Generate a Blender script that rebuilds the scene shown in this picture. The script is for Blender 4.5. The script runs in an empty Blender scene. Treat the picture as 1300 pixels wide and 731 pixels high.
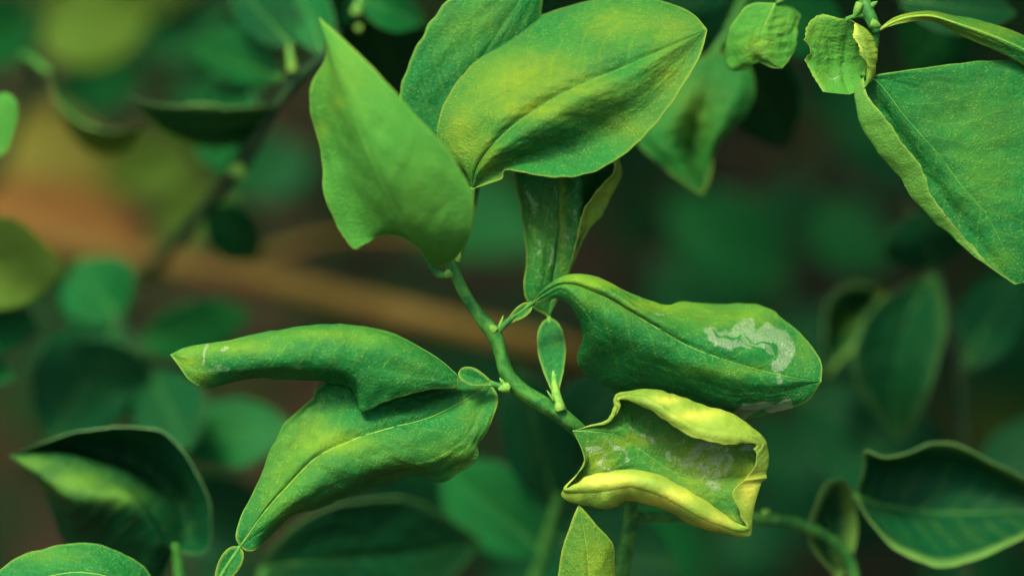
import bpy, math, random
import numpy as np
from mathutils import Vector, Matrix

random.seed(7)
rng = np.random.default_rng(7)
scene = bpy.context.scene
R = math.radians

# ------------------------------------------------------------------ camera
FOCUS = 0.60                       # metres to the sharp shoot
LENS, SENSOR = 100.0, 36.0
PITCH = R(30)
S = FOCUS * SENSOR / LENS / 1300.0  # metres per photo pixel in the sharp plane
cam_d = bpy.data.cameras.new('camera')
cam = bpy.data.objects.new('camera', cam_d)
scene.collection.objects.link(cam)
fwd = Vector((0, math.cos(PITCH), -math.sin(PITCH)))
TARGET = Vector((0, 0, 0.75))
cam.location = TARGET - fwd * FOCUS
cam.rotation_euler = (R(90) - PITCH, 0, 0)
cam_d.lens, cam_d.sensor_width = LENS, SENSOR
cam_d.clip_start, cam_d.clip_end = 0.02, 200
cam_d.dof.use_dof = True
cam_d.dof.focus_distance = FOCUS
cam_d.dof.aperture_fstop = 3.4
scene.camera = cam

# ------------------------------------------------------------------ sky, sun, exposure
SUN_EL, SUN_AZ = 74, 235           # degrees; azimuth clockwise from +Y (behind and left of the camera)
w = bpy.data.worlds.new('World'); scene.world = w; w.use_nodes = True
nt = w.node_tree; nt.nodes.clear()
sky = nt.nodes.new('ShaderNodeTexSky'); sky.sky_type = 'NISHITA'; sky.sun_disc = False
sky.sun_elevation, sky.sun_rotation = R(SUN_EL), R(SUN_AZ)
sky.air_density, sky.dust_density, sky.ozone_density = 0.6, 6.0, 0.0
bg = nt.nodes.new('ShaderNodeBackground'); bg.inputs['Strength'].default_value = 0.085
wo = nt.nodes.new('ShaderNodeOutputWorld')
nt.links.new(sky.outputs[0], bg.inputs[0]); nt.links.new(bg.outputs[0], wo.inputs[0])
sun_d = bpy.data.lights.new('sun', 'SUN'); sun_d.energy = 1.5; sun_d.angle = R(14); sun_d.color = (1.0, .90, .66)
sun = bpy.data.objects.new('sun', sun_d); scene.collection.objects.link(sun)
sd = Vector((math.cos(R(SUN_EL)) * math.sin(R(SUN_AZ)), math.cos(R(SUN_EL)) * math.cos(R(SUN_AZ)), math.sin(R(SUN_EL))))
sun.rotation_euler = sd.to_track_quat('Z', 'Y').to_euler()
sun.location = sd * 5
vs = scene.view_settings
vs.view_transform, vs.look, vs.gamma, vs.use_curve_mapping = 'Standard', 'None', 1.0, False
vs.exposure = 2.1
scene.render.engine = 'CYCLES'
cy = scene.cycles
cy.use_denoising = True
cy.max_bounces, cy.diffuse_bounces, cy.transmission_bounces, cy.glossy_bounces = 8, 4, 6, 3
cy.caustics_reflective = cy.caustics_refractive = False

# ------------------------------------------------------------------ point helper: photo pixel + height above the sharp plane (same unit, towards the camera)
CM = cam.rotation_euler.to_matrix()
CL = np.array(cam.location)
CMn = np.array(CM)
def P3(a):
    """(n,3) array of photo x, photo y, nearness -> world points"""
    a = np.atleast_2d(np.asarray(a, float))
    d = FOCUS - a[:, 2] * S
    loc = np.stack([(a[:, 0] - 650) * S * d / FOCUS, -(a[:, 1] - 365.5) * S * d / FOCUS, -d], 1)
    return loc @ CMn.T + CL
def P(x, y, z=0): return P3([(x, y, z)])[0]

# ------------------------------------------------------------------ materials
def nodes_of(name):
    m = bpy.data.materials.new(name); m.use_nodes = True
    n = m.node_tree.nodes; n.clear()
    return m, n, m.node_tree.links
def mixc(n, l, f, a, b, mode='MIX'):
    x = n.new('ShaderNodeMix'); x.data_type = 'RGBA'; x.blend_type = mode
    for sock, v in ((x.inputs[0], f), (x.inputs[6], a), (x.inputs[7], b)):
        if isinstance(v, bpy.types.NodeSocket): l.new(v, sock)
        else: sock.default_value = v if not isinstance(v, tuple) else (*v, 1)
    return x.outputs[2]
def math_(n, l, op, a, b=None, c=None, clamp=False):
    x = n.new('ShaderNodeMath'); x.operation = op; x.use_clamp = clamp
    for i, v in enumerate((a, b, c)):
        if v is None: continue
        if isinstance(v, bpy.types.NodeSocket): l.new(v, x.inputs[i])
        else: x.inputs[i].default_value = v
    return x.outputs[0]
def ramp(n, l, f, lo, hi):
    x = n.new('ShaderNodeMapRange'); x.interpolation_type = 'SMOOTHSTEP'
    l.new(f, x.inputs[0]); x.inputs[1].default_value = lo; x.inputs[2].default_value = hi
    return x.outputs[0]
def noise(n, l, vec, scale, detail=3, rough=.55):
    x = n.new('ShaderNodeTexNoise'); x.inputs['Scale'].default_value = scale
    x.inputs['Detail'].default_value = detail; x.inputs['Roughness'].default_value = rough
    l.new(vec, x.inputs['Vector']); return x.outputs[0]

def leaf_mat(name, base, dark, yellow, rough=.46, trans=.30, vein=.13, spec=.07, speck=.8, mottle=.45, fine=True, tcol=None, bump=.5):
    m, n, l = nodes_of(name)
    out = n.new('ShaderNodeOutputMaterial')
    tc = n.new('ShaderNodeTexCoord')
    obj = tc.outputs['Object']
    at = n.new('ShaderNodeAttribute'); at.attribute_name = 'marks'
    sep = n.new('ShaderNodeSeparateColor'); l.new(at.outputs['Color'], sep.inputs[0])
    yel, mine, edge = sep.outputs
    uv = n.new('ShaderNodeSeparateXYZ'); l.new(tc.outputs['UV'], uv.inputs[0])
    u = math_(n, l, 'MULTIPLY_ADD', uv.outputs[0], 2.0, -1.0); au = math_(n, l, 'ABSOLUTE', u); v = uv.outputs[1]
    n1 = noise(n, l, obj, 110, 4); n2 = noise(n, l, obj, 420, 3)
    col = mixc(n, l, math_(n, l, 'MULTIPLY', ramp(n, l, n1, .35, .68), mottle), base, dark)
    ny = ramp(n, l, math_(n, l, 'MULTIPLY_ADD', n2, .5, math_(n, l, 'MULTIPLY', n1, .5)), .42, .62)
    col = mixc(n, l, math_(n, l, 'MULTIPLY', ny, .035), col, yellow)
    # lateral veins, curving forward from the midrib
    wob = math_(n, l, 'MULTIPLY_ADD', n1, .9, -.45)
    ph = math_(n, l, 'ADD', math_(n, l, 'MULTIPLY_ADD', v, 11.0, wob), math_(n, l, 'MULTIPLY', math_(n, l, 'POWER', au, .8), -2.4))
    vl = math_(n, l, 'ABSOLUTE', math_(n, l, 'SUBTRACT', math_(n, l, 'FRACT', ph), .5))
    vline = math_(n, l, 'SUBTRACT', 1.0, ramp(n, l, vl, .0, .085))
    vline = math_(n, l, 'MULTIPLY', vline, math_(n, l, 'SUBTRACT', 1.0, ramp(n, l, au, .45, .95)))
    col = mixc(n, l, math_(n, l, 'MULTIPLY', vline, vein), col, yellow)
    hgt = math_(n, l, 'MULTIPLY', vline, -.08)
    if fine:
        vo = n.new('ShaderNodeTexVoronoi'); vo.inputs['Scale'].default_value = 1350; l.new(obj, vo.inputs['Vector'])
        dots = math_(n, l, 'SUBTRACT', 1.0, ramp(n, l, vo.outputs['Distance'], .12, .42))
        dots = math_(n, l, 'MULTIPLY', dots, ramp(n, l, n2, .30, .62))
        col = mixc(n, l, math_(n, l, 'MULTIPLY', dots, speck * .55), col, (yellow[0] * .5 + base[0] + .01, yellow[1] * .7 + base[1] * .8, base[2] * 2.2))
        ve = n.new('ShaderNodeTexVoronoi'); ve.feature = 'DISTANCE_TO_EDGE'; ve.inputs['Scale'].default_value = 560; l.new(obj, ve.inputs['Vector'])
        net = math_(n, l, 'SUBTRACT', 1.0, ramp(n, l, ve.outputs['Distance'], .0, .30))
        col = mixc(n, l, math_(n, l, 'MULTIPLY', net, .05), col, yellow)
        hgt = math_(n, l, 'ADD', hgt, math_(n, l, 'MULTIPLY', net, -.15))
        hgt = math_(n, l, 'ADD', hgt, math_(n, l, 'ADD', math_(n, l, 'MULTIPLY', noise(n, l, obj, 1700, 3, .7), 1.5), math_(n, l, 'MULTIPLY', dots, .5)))
    hgt = math_(n, l, 'ADD', hgt, math_(n, l, 'MULTIPLY', n2, 1.2))
    # yellowing and painted highlights, pale margin, silvery tracks of the leaf miner
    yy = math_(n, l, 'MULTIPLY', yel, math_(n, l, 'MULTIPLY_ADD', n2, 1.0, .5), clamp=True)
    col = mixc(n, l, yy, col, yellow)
    rimc = tuple(min(1, c * 1.25 + .03) for c in yellow)
    col = mixc(n, l, math_(n, l, 'MULTIPLY', edge, .5), col, rimc)
    n3 = noise(n, l, obj, 480, 5, .75)
    mm = ramp(n, l, math_(n, l, 'ADD', mine, math_(n, l, 'MULTIPLY_ADD', n3, 1.5, -.75)), .36, .66)
    col = mixc(n, l, math_(n, l, 'MULTIPLY', mm, .36), col, (.27, .37, .22))
    bp = n.new('ShaderNodeBump'); bp.inputs['Strength'].default_value = bump; bp.inputs['Distance'].default_value = .0004
    l.new(hgt, bp.inputs['Height'])
    pr = n.new('ShaderNodeBsdfPrincipled')
    l.new(col, pr.inputs['Base Color']); l.new(bp.outputs[0], pr.inputs['Normal'])
    rr = math_(n, l, 'SUBTRACT', math_(n, l, 'MULTIPLY_ADD', n2, .25, rough - .12), math_(n, l, 'MULTIPLY', mm, .18))
    l.new(rr, pr.inputs['Roughness'])
    l.new(math_(n, l, 'MULTIPLY_ADD', mm, .30, spec), pr.inputs['Specular IOR Level'])
    tr = n.new('ShaderNodeBsdfTranslucent')
    t = mixc(n, l, .45, col, tcol or (yellow[0] * .35, yellow[1] * 1.1, yellow[2] * 1.6)); l.new(t, tr.inputs[0]); l.new(bp.outputs[0], tr.inputs['Normal'])
    mx = n.new('ShaderNodeMixShader'); mx.inputs[0].default_value = trans
    l.new(pr.outputs[0], mx.inputs[1]); l.new(tr.outputs[0], mx.inputs[2]); l.new(mx.outputs[0], out.inputs[0])
    return m

def bark_mat(name, c1, c2, scale=120, rough=.7, spec=.3):
    m, n, l = nodes_of(name)
    out = n.new('ShaderNodeOutputMaterial'); tc = n.new('ShaderNodeTexCoord'); obj = tc.outputs['Object']
    n1 = noise(n, l, obj, scale, 5, .6); n2 = noise(n, l, obj, scale * 7, 3)
    col = mixc(n, l, ramp(n, l, n1, .35, .65), c1, c2)
    col = mixc(n, l, math_(n, l, 'MULTIPLY', ramp(n, l, n2, .5, .75), .35), col, tuple(min(1, c * 1.6 + .03) for c in c2))
    bp = n.new('ShaderNodeBump'); bp.inputs['Strength'].default_value = .5; bp.inputs['Distance'].default_value = .0005
    l.new(math_(n, l, 'ADD', n1, math_(n, l, 'MULTIPLY', n2, .5)), bp.inputs['Height'])
    pr = n.new('ShaderNodeBsdfPrincipled'); l.new(col, pr.inputs['Base Color']); l.new(bp.outputs[0], pr.inputs['Normal'])
    pr.inputs['Roughness'].default_value = rough; pr.inputs['Specular IOR Level'].default_value = spec
    l.new(pr.outputs[0], out.inputs[0])
    return m

M = {}
# upper faces
M['young'] = leaf_mat('young_leaf', (.007, .145, .026), (.002, .090, .024), (.22, .31, .010))
M['green'] = leaf_mat('green_leaf', (.005, .135, .027), (.001, .080, .025), (.17, .32, .016))
M['dull'] = leaf_mat('dull_leaf', (.050, .240, .032), (.028, .185, .030), (.18, .33, .025), rough=.55, speck=.1, mottle=.4, vein=.1)
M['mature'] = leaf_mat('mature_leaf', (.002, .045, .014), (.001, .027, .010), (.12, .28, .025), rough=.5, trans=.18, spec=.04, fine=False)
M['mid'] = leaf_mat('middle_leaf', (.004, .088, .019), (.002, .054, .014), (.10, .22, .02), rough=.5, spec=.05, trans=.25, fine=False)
M['lime'] = leaf_mat('lime_leaf', (.075, .150, .018), (.04, .11, .014), (.22, .24, .015), rough=.5, trans=.35, fine=False)
M['yellowed'] = leaf_mat('yellowed_leaf', (.13, .13, .012), (.08, .085, .01), (.2, .18, .02), rough=.5, trans=.35, fine=False)
M['dead'] = leaf_mat('dead_leaf', (.13, .068, .014), (.08, .04, .010), (.17, .11, .022), rough=.7, trans=.15, fine=False, vein=.2)
# undersides and margins
M['under'] = leaf_mat('pale_underside', (.065, .22, .030), (.04, .16, .025), (.20, .32, .035), rough=.6, spec=.1, speck=.25)
M['under_yellow'] = leaf_mat('yellow_underside', (.15, .29, .030), (.06, .19, .022), (.44, .50, .06), rough=.42, spec=.16, speck=.3, mottle=1.0, bump=.35)
M['under_mature'] = leaf_mat('mature_underside', (.03, .11, .03), (.02, .08, .024), (.12, .2, .04), rough=.6, trans=.18, fine=False)
M['margin'] = bark_mat('pale_leaf_margin', (.10, .22, .03), (.22, .31, .045), 500, rough=.5, spec=.1)
M['margin_dull'] = bark_mat('dull_leaf_margin', (.06, .17, .05), (.09, .21, .06), rough=.5)
M['rib'] = bark_mat('leaf_midrib', (.10, .24, .03), (.17, .29, .035), 300, .5, .1)
M['rib_green'] = bark_mat('green_midrib', (.03, .17, .028), (.07, .21, .03), 300, .5, .1)
M['stem'] = bark_mat('green_stem', (.008, .085, .016), (.045, .17, .022), 330, .5, .12)
M['bud'] = bark_mat('pale_bud', (.05, .19, .025), (.13, .27, .035), 400, .55, .15)
M['twig'] = bark_mat('dark_twig', (.008, .03, .012), (.02, .045, .015), 150, .7, .06)
M['bark'] = bark_mat('brown_branch', (.042, .030, .007), (.075, .054, .012), 60, .9, .05)

def soil_mat():
    m, n, l = nodes_of('soil')
    out = n.new('ShaderNodeOutputMaterial'); tc = n.new('ShaderNodeTexCoord'); obj = tc.outputs['Object']
    n1 = noise(n, l, obj, 6, 6, .65); n2 = noise(n, l, obj, 45, 6, .7)
    col = mixc(n, l, ramp(n, l, n1, .35, .65), (.050, .028, .009), (.095, .050, .016))
    col = mixc(n, l, math_(n, l, 'MULTIPLY', ramp(n, l, n2, .5, .7), .5), col, (.13, .07, .03))
    bp = n.new('ShaderNodeBump'); bp.inputs['Strength'].default_value = 1; bp.inputs['Distance'].default_value = .02
    l.new(n2, bp.inputs['Height'])
    pr = n.new('ShaderNodeBsdfPrincipled'); l.new(col, pr.inputs['Base Color']); l.new(bp.outputs[0], pr.inputs['Normal'])
    pr.inputs['Roughness'].default_value = .95
    l.new(pr.outputs[0], out.inputs[0]); return m
M['soil'] = soil_mat()

# ------------------------------------------------------------------ mesh helpers
def crom(pts, t):
    """Catmull-Rom through pts (k,d) at parameters t in 0..k-1"""
    pts = np.asarray(pts, float); k = len(pts)
    if k == 2: return pts[0] + (pts[1] - pts[0]) * np.asarray(t)[:, None]
    e = np.vstack([2 * pts[0] - pts[1], pts, 2 * pts[-1] - pts[-2]])
    i = np.clip(np.floor(t).astype(int), 0, k - 2); f = (t - i)[:, None]
    a, b, c, d = e[i], e[i + 1], e[i + 2], e[i + 3]
    return .5 * (2 * b + (c - a) * f + (2 * a - 5 * b + 4 * c - d) * f * f + (3 * b - a - 3 * c + d) * f ** 3)
def resample(pts, n):
    pts = np.asarray(pts, float)
    fine = crom(pts, np.linspace(0, len(pts) - 1, 400))
    s = np.concatenate([[0], np.cumsum(np.linalg.norm(np.diff(fine, axis=0), axis=1))])
    q = np.linspace(0, s[-1], n)
    return np.stack([np.interp(q, s, fine[:, j]) for j in range(fine.shape[1])], 1)
def wav(x, y, f, seed):
    """smooth random field in about -1..1"""
    r = np.random.default_rng(seed); o = np.zeros(np.broadcast(x, y).shape)
    for _ in range(7):
        a = r.uniform(0, 2 * math.pi); k = f * r.uniform(.6, 1.5)
        o = o + np.sin(k * (x * math.cos(a) + y * math.sin(a)) + r.uniform(0, 6.28))
    return o / 3.2
def mesh_obj(name, verts, faces, mats, parent, fmat=None, uvs=None, marks=None, smooth=True):
    me = bpy.data.meshes.new(name)
    v = np.asarray(verts, float)
    if parent is not None: v = v - np.array(root_of(parent).location)
    me.from_pydata(v.tolist(), [], faces if isinstance(faces, list) else faces.tolist())
    for m in mats: me.materials.append(M[m])
    if fmat is not None: me.polygons.foreach_set('material_index', np.asarray(fmat, np.int32))
    me.polygons.foreach_set('use_smooth', np.full(len(me.polygons), smooth))
    if uvs is not None:
        li = np.empty(len(me.loops), np.int32); me.loops.foreach_get('vertex_index', li)
        lay = me.uv_layers.new(name='uv'); lay.data.foreach_set('uv', np.asarray(uvs)[li].astype(np.float32).ravel())
    if marks is not None:
        ca = me.color_attributes.new('marks', 'FLOAT_COLOR', 'POINT')
        c = np.ones((len(v), 4), np.float32); c[:, :3] = marks; ca.data.foreach_set('color', c.ravel())
    me.update()
    o = bpy.data.objects.new(name, me); scene.collection.objects.link(o); o.parent = parent
    return o
def root_of(o):
    while o.parent is not None: o = o.parent
    return o
def thing(name, label, cat, loc, group=None):
    o = bpy.data.objects.new(name, None); scene.collection.objects.link(o)
    o.empty_display_size = .01
    o.location = Vector([float(c) for c in loc]); o['label'] = label; o['category'] = cat
    if group: o['group'] = group
    return o
def tube(name, path, radii, mat, parent, seg=12, n=None, px=True, lump=0.0, seed=1, flat=1.0, ridge=0.0):
    """tapered round stem through path; radii in photo pixels (or metres when px is False)"""
    path = np.asarray(path, float)
    n = n or max(8, len(path) * 8)
    q = np.column_stack([path, np.asarray(radii, float)])
    q = crom(q, np.linspace(0, len(q) - 1, n))
    c = P3(q[:, :3]) if px else q[:, :3]
    rad = q[:, 3] * (S if px else 1)
    t = np.gradient(c, axis=0); t /= np.linalg.norm(t, axis=1)[:, None] + 1e-12
    ref = np.array(CMn[:, 2])
    a = np.cross(t, ref); a /= np.linalg.norm(a, axis=1)[:, None] + 1e-9
    b = np.cross(a, t)
    th = np.linspace(0, 2 * math.pi, seg, endpoint=False)
    rr = rad[:, None] * (1 + ridge * np.cos(3 * th[None, :] + np.arange(n)[:, None] * .02) + lump * wav(np.arange(n)[:, None] * .35, th[None, :] * 1.0, 1.0, seed))
    v = c[:, None] + rr[..., None] * (np.cos(th)[None, :, None] * a[:, None] + flat * np.sin(th)[None, :, None] * b[:, None])
    V = v.reshape(-1, 3).tolist(); F = []
    for i in range(n - 1):
        for j in range(seg):
            k = (j + 1) % seg
            F.append((i * seg + j, i * seg + k, (i + 1) * seg + k, (i + 1) * seg + j))
    F.append(tuple(range(seg - 1, -1, -1))); F.append(tuple((n - 1) * seg + j for j in range(seg)))
    return mesh_obj(name, V, F, [mat], parent)

def blade(name, rails, parent, mats=('green', 'under', 'margin'), mid=None, face=1, N=150, K=80, bulge=None, px=True, thick=.00026,
          relief=1.0, crenate=1.0, edge=.06, yellow=(), mines=(), seed=1, crease=.6, rib='rib', ribw=3.2, label=None, nveins=11, edgew=1.0, allyellow=0.0, ygain=.7, byindex=False):
    """a leaf lofted through its rails (margin .. midrib .. margin, each from base to tip); face=1: the upper side looks at the camera"""
    nr = len(rails); mid = nr // 2 if mid is None else mid
    G = np.stack([crom(r, np.linspace(0, len(r) - 1, N)) if byindex else resample(r, N) for r in rails])                       # rails, N, 3
    # u position of each rail
    gap = np.linalg.norm(np.diff(G, axis=0), axis=2).mean(1)
    cum = np.concatenate([[0], np.cumsum(gap)]); ur = cum - cum[mid]
    ur = np.where(ur < 0, ur / max(1e-9, -ur[0]) if mid > 0 else 0, ur / max(1e-9, ur[-1]))
    kl = int(K * max(.25, cum[mid] / cum[-1])); kr = max(int(K * .25), K - kl)
    tl = np.linspace(0, mid, kl, endpoint=False); trr = np.linspace(mid, nr - 1, kr)
    t = np.concatenate([tl, trr]); K = len(t); cidx = len(tl)
    full = np.stack([crom(G[:, i], t) for i in range(N)], 1)            # K,N,3
    if crease > 0 and 0 < mid < nr - 1:
        L = np.stack([crom(G[:mid + 1, i], tl) for i in range(N)], 1)
        Rr = np.stack([crom(G[mid:, i], trr - mid) for i in range(N)], 1)
        full = full * (1 - crease) + np.concatenate([L, Rr]) * crease
    vv = np.linspace(0, 1, N)[None, :]
    if bulge is not None:                                               # extra belly towards the camera in each gap between rails
        for g in range(nr - 1):
            m_ = (t >= g) & (t <= g + 1)
            s = np.sin(math.pi * (t[m_] - g))[:, None]
            full[m_, :, 2] += bulge[g] * s * np.sin(math.pi * vv) ** .6
    pxy = full[..., :2].copy()
    W = P3(full.reshape(-1, 3)).reshape(K, N, 3) if px else full
    U = np.interp(t, np.arange(nr), ur)[:, None] * np.ones((1, N)); Vv = np.ones((K, 1)) * vv
    du = np.gradient(W, axis=0); dv = np.gradient(W, axis=1)
    nrm = np.cross(dv, du); ln = np.linalg.norm(nrm, axis=2, keepdims=True); 
    nrm = nrm / (ln + 1e-12)
    # orient: upper side towards the camera at the midrib
    if px:
        c0 = nrm[cidx, N // 3:2 * N // 3].mean(0)
        flip = np.dot(c0, CMn[:, 2]) * face < 0
    else:
        flip = face < 0
    if flip: nrm = -nrm
    width = np.linalg.norm(du, axis=2).sum(0)                           # metres across
    wsc = np.clip(width / .03, .1, 1)[None, :]
    au = np.abs(U)
    taper = np.sin(math.pi * np.clip(vv * .96 + .02, 0, 1)) ** .5
    h = (-np.exp(-(au / .05) ** 2) * .00030 + np.exp(-((au - .16) / .10) ** 2) * .00028) * wsc
    ph = (Vv * nveins - 2.2 * au ** .8 + .25 * wav(U * 2, Vv * 6, 2, seed + 5) + (U > 0) * .4) * 2 * math.pi
    h = h + .00005 * np.cos(ph) * np.clip(au * 4, 0, 1) * np.clip((1.05 - au) * 2, 0, 1) * wsc
    h = h + .00075 * wav(U * 1.5, Vv * 4, 2.2, seed + 9) * wsc * np.clip(au * 2, 0, 1) + .00018 * wav(U * 4, Vv * 10, 4, seed + 3) * wsc + .00006 * wav(U * 9, Vv * 24, 5, seed + 13) * wsc
    h = h * relief * taper
    W = W + nrm * h[..., None]
    # scalloped, slightly wavy margin
    cr = (wav(Vv * 1.0, U * 0, 95, seed + 1) * .006 + wav(Vv, U * 0, 22, seed + 2) * .010) * crenate
    wdir = du / (np.linalg.norm(du, axis=2, keepdims=True) + 1e-12)
    W = W + wdir * (np.sign(U) * cr * np.clip((au - .7) / .3, 0, 1) ** 2 * taper * np.minimum(width, .03)[None, :])[..., None]
    W = W + nrm * (wav(Vv, U, 18, seed + 4) * .00035 * crenate * np.clip((au - .5) / .5, 0, 1) ** 2 * taper * wsc)[..., None]
    # marks: yellowing and painted light, miner tracks, pale edge
    mk = np.zeros((K, N, 3)); mk[..., 0] += allyellow
    X, Y = pxy[..., 0], pxy[..., 1]
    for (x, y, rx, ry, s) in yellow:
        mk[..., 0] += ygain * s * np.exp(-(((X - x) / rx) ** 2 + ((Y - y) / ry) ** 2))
    Xw = X + 3.5 * wav(X / 9, Y / 9, 1.6, seed + 31) + 1.5 * wav(X / 4, Y / 4, 1.5, seed + 33); Yw = Y + 3.5 * wav(X / 9, Y / 9, 1.6, seed + 32)
    for path, wd, s in mines:
        q = resample([(a, b, 0) for a, b in path], 60)[:, :2]
        d = np.sqrt(((Xw[..., None] - q[:, 0]) ** 2 + (Yw[..., None] - q[:, 1]) ** 2)).min(-1)
        k_ = np.clip(1.6 - d / wd, 0, 1)
        mk[..., 1] = np.maximum(mk[..., 1], s * k_) if s > 0 else mk[..., 1] * (1 + s * k_)
    edist = np.minimum(np.cumsum(np.linalg.norm(du, axis=2), 0), np.cumsum(np.linalg.norm(du, axis=2)[::-1], 0)[::-1])
    mk[..., 2] = edgew * np.clip(1.25 - edist / (.0007 * max(edge / .06, .01)), 0, 1)
    mk = np.clip(mk, 0, 1.5)
    th = thick * np.clip(taper, .35, 1)
    th = th * np.clip(.25 + edist / .0012, .25, 1)
    top = (W + nrm * (th[..., None] * .5)).reshape(-1, 3); bot = (W - nrm * (th[..., None] * .5)).reshape(-1, 3)
    idx = np.arange(K * N).reshape(K, N)
    q = np.stack([idx[:-1, :-1], idx[:-1, 1:], idx[1:, 1:], idx[1:, :-1]], -1).reshape(-1, 4)
    qt = q if not flip else q[:, ::-1]
    nT = K * N
    ring = np.concatenate([idx[0, :], idx[1:, -1], idx[-1, ::-1][1:], idx[::-1, 0][1:-1]])
    rn = np.roll(ring, -1)
    side = np.stack([ring, ring + nT, rn + nT, rn], -1)
    if flip: side = side[:, ::-1]
    F = np.concatenate([qt, q[:, ::-1] + nT if not flip else q + nT, side])
    fm = np.concatenate([np.zeros(len(q)), np.ones(len(q)), np.full(len(side), 2)])
    uv = np.stack([U * .5 + .5, Vv], -1).reshape(-1, 2); mk = mk.reshape(-1, 3)
    o = mesh_obj(name, np.vstack([top, bot]), F, list(mats), parent, fm, np.vstack([uv, uv]), np.vstack([mk, mk]))
    if label: o['label'] = label
    if rib and 0 < cidx < K - 1:
        ce = W[cidx]; n_ = nrm[cidx]; k = np.linspace(0, N - 1, 40).astype(int)[:-1]
        rw = ribw * S * (1 - .85 * np.linspace(0, 1, len(k)) ** .8)
        c = ce[k] + n_[k] * (thick * .5 - rw * .35)[:, None]
        tube('midrib', c, rw * .55, rib, o, seg=8, n=len(k), px=False)
    return o

def petiole(x0, x1, wpx, parent, mats=('green', 'under', 'margin'), rib='rib', bend=0, seed=1):
    """winged citrus leaf stalk from the stem to the leaf joint"""
    a, b = np.array(x0, float), np.array(x1, float)
    ax = b - a; L = np.hypot(ax[0], ax[1]) + 1e-6; pn = np.array([-ax[1] / L, ax[0] / L, 0])
    prof = [(0, .16), (.12, .30), (.35, .72), (.6, 1.0), (.82, .92), (.95, .55), (1, .12)]
    c = lambda s: a + ax * s + pn * bend * math.sin(math.pi * s)
    l = [c(s) + pn * wpx * w_ + np.array([0, 0, 3.0 * w_]) for s, w_ in prof]
    r = [c(s) - pn * wpx * w_ + np.array([0, 0, 3.0 * w_]) for s, w_ in prof]
    m = [c(s) for s, _ in prof]
    o = blade('petiole', [l, m, r], parent, mats, N=44, K=22, relief=.4, crenate=.6, rib=None, seed=seed, thick=.0005)
    return o, c
def stalk(parent, pts, r, mat='stem'):
    return tube('petiole_rib', pts, r, mat, parent, seg=10)

# ================================================================== THE SETTING
def ground():
    n = 60; xs = np.sign(np.linspace(-1, 1, n)) * np.abs(np.linspace(-1, 1, n)) ** 3 * 60
    X, Y = np.meshgrid(xs, xs + 1.5)
    Z = .02 * wav(X, Y, 3.0, 3) * (np.abs(X) < 4) * (np.abs(Y - 1.5) < 4)
    V = np.stack([X, Y, Z], -1).reshape(-1, 3); i = np.arange(n * n).reshape(n, n)
    F = np.stack([i[:-1, :-1], i[:-1, 1:], i[1:, 1:], i[1:, :-1]], -1).reshape(-1, 4)
    o = mesh_obj('ground', V, F, ['soil'], None); o['kind'] = 'structure'
ground()

# ================================================================== THE SHARP SHOOT
shoot = thing('citrus_shoot', 'sharp green citrus shoot in the middle with curled, leaf-mined young leaves', 'plant shoot', P(770, 900, -120))
stem_path = [(566, 322, 6), (575, 340, 4), (588, 368, 2), (606, 396, 0), (627, 424, 0), (636, 448, 0), (644, 474, 0), (662, 496, -2), (690, 514, -6), (718, 532, -14), (750, 562, -40), (785, 605, -62), (800, 640, -75), (796, 685, -85), (786, 735, -95), (774, 800, -105), (770, 900, -120)]
tube('stem', stem_path, [5.5, 8, 7.4, 8, 10, 8.6, 9, 10.6, 10, 10.4, 10, 10, 10, 10, 11, 11, 12], 'stem', shoot, seg=24, n=170, lump=.06, ridge=.09)
def bud(x, y, z, dx, dy, r, parent, mat='bud'):
    tube('bud', [(x, y, z), (x + dx * .4, y + dy * .4, z + 1), (x + dx * .8, y + dy * .8, z + 1), (x + dx, y + dy, z)], [r, r * .9, r * .5, r * .1], mat, parent, seg=10, n=14)
for b in [(628, 420, 6, -8, -9, 6), (634, 416, 4, 5, -16, 2.6), (646, 492, 6, -14, 2, 7), (640, 488, 4, -6, -9, 3), (711, 520, 0, -3, -12, 7), (703, 508, 0, -9, -13, 2), (572, 346, 6, -9, 6, 6), (580, 332, 2, 4, -18, 5)]:
    bud(*b, shoot)

# upper left leaf, a little nearer than the rest
lf = blade('leaf', [
    [(548, 338, 10), (538, 324, 38), (520, 306, 60), (497, 296, 72), (472, 301, 70), (450, 317, 66), (428, 290, 66), (414, 250, 70), (408, 205, 72), (401, 170, 76), (394, 140, 84), (396, 106, 96), (411, 78, 110), (413, 55, 116), (404, 22, 120)],
    [(548, 338, 10), (530, 312, 68), (508, 280, 105), (480, 225, 134), (455, 165, 142), (432, 100, 136), (416, 55, 128), (404, 22, 120)],
    [(548, 338, 10), (560, 338, 20), (580, 326, 60), (598, 298, 96), (602, 262, 112), (594, 230, 122), (566, 190, 132), (522, 138, 138), (472, 86, 136), (432, 46, 128), (404, 22, 120)]],
    shoot, ('dull', 'under', 'margin_dull'), bulge=(-14, 8), seed=11, crease=.8, relief=.7, ribw=4.5, rib='rib_green', yellow=[(440, 90, 40, 60, .35), (430, 130, 8, 8, .6), (408, 165, 10, 12, .6), (540, 250, 60, 60, .15)],
    label='pale green leaf folded along its middle, slightly blurred, nearest the camera')
stalk(lf, [(568, 350, 4), (556, 348, 6), (547, 337, 11)], [6, 5, 4.5])

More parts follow.
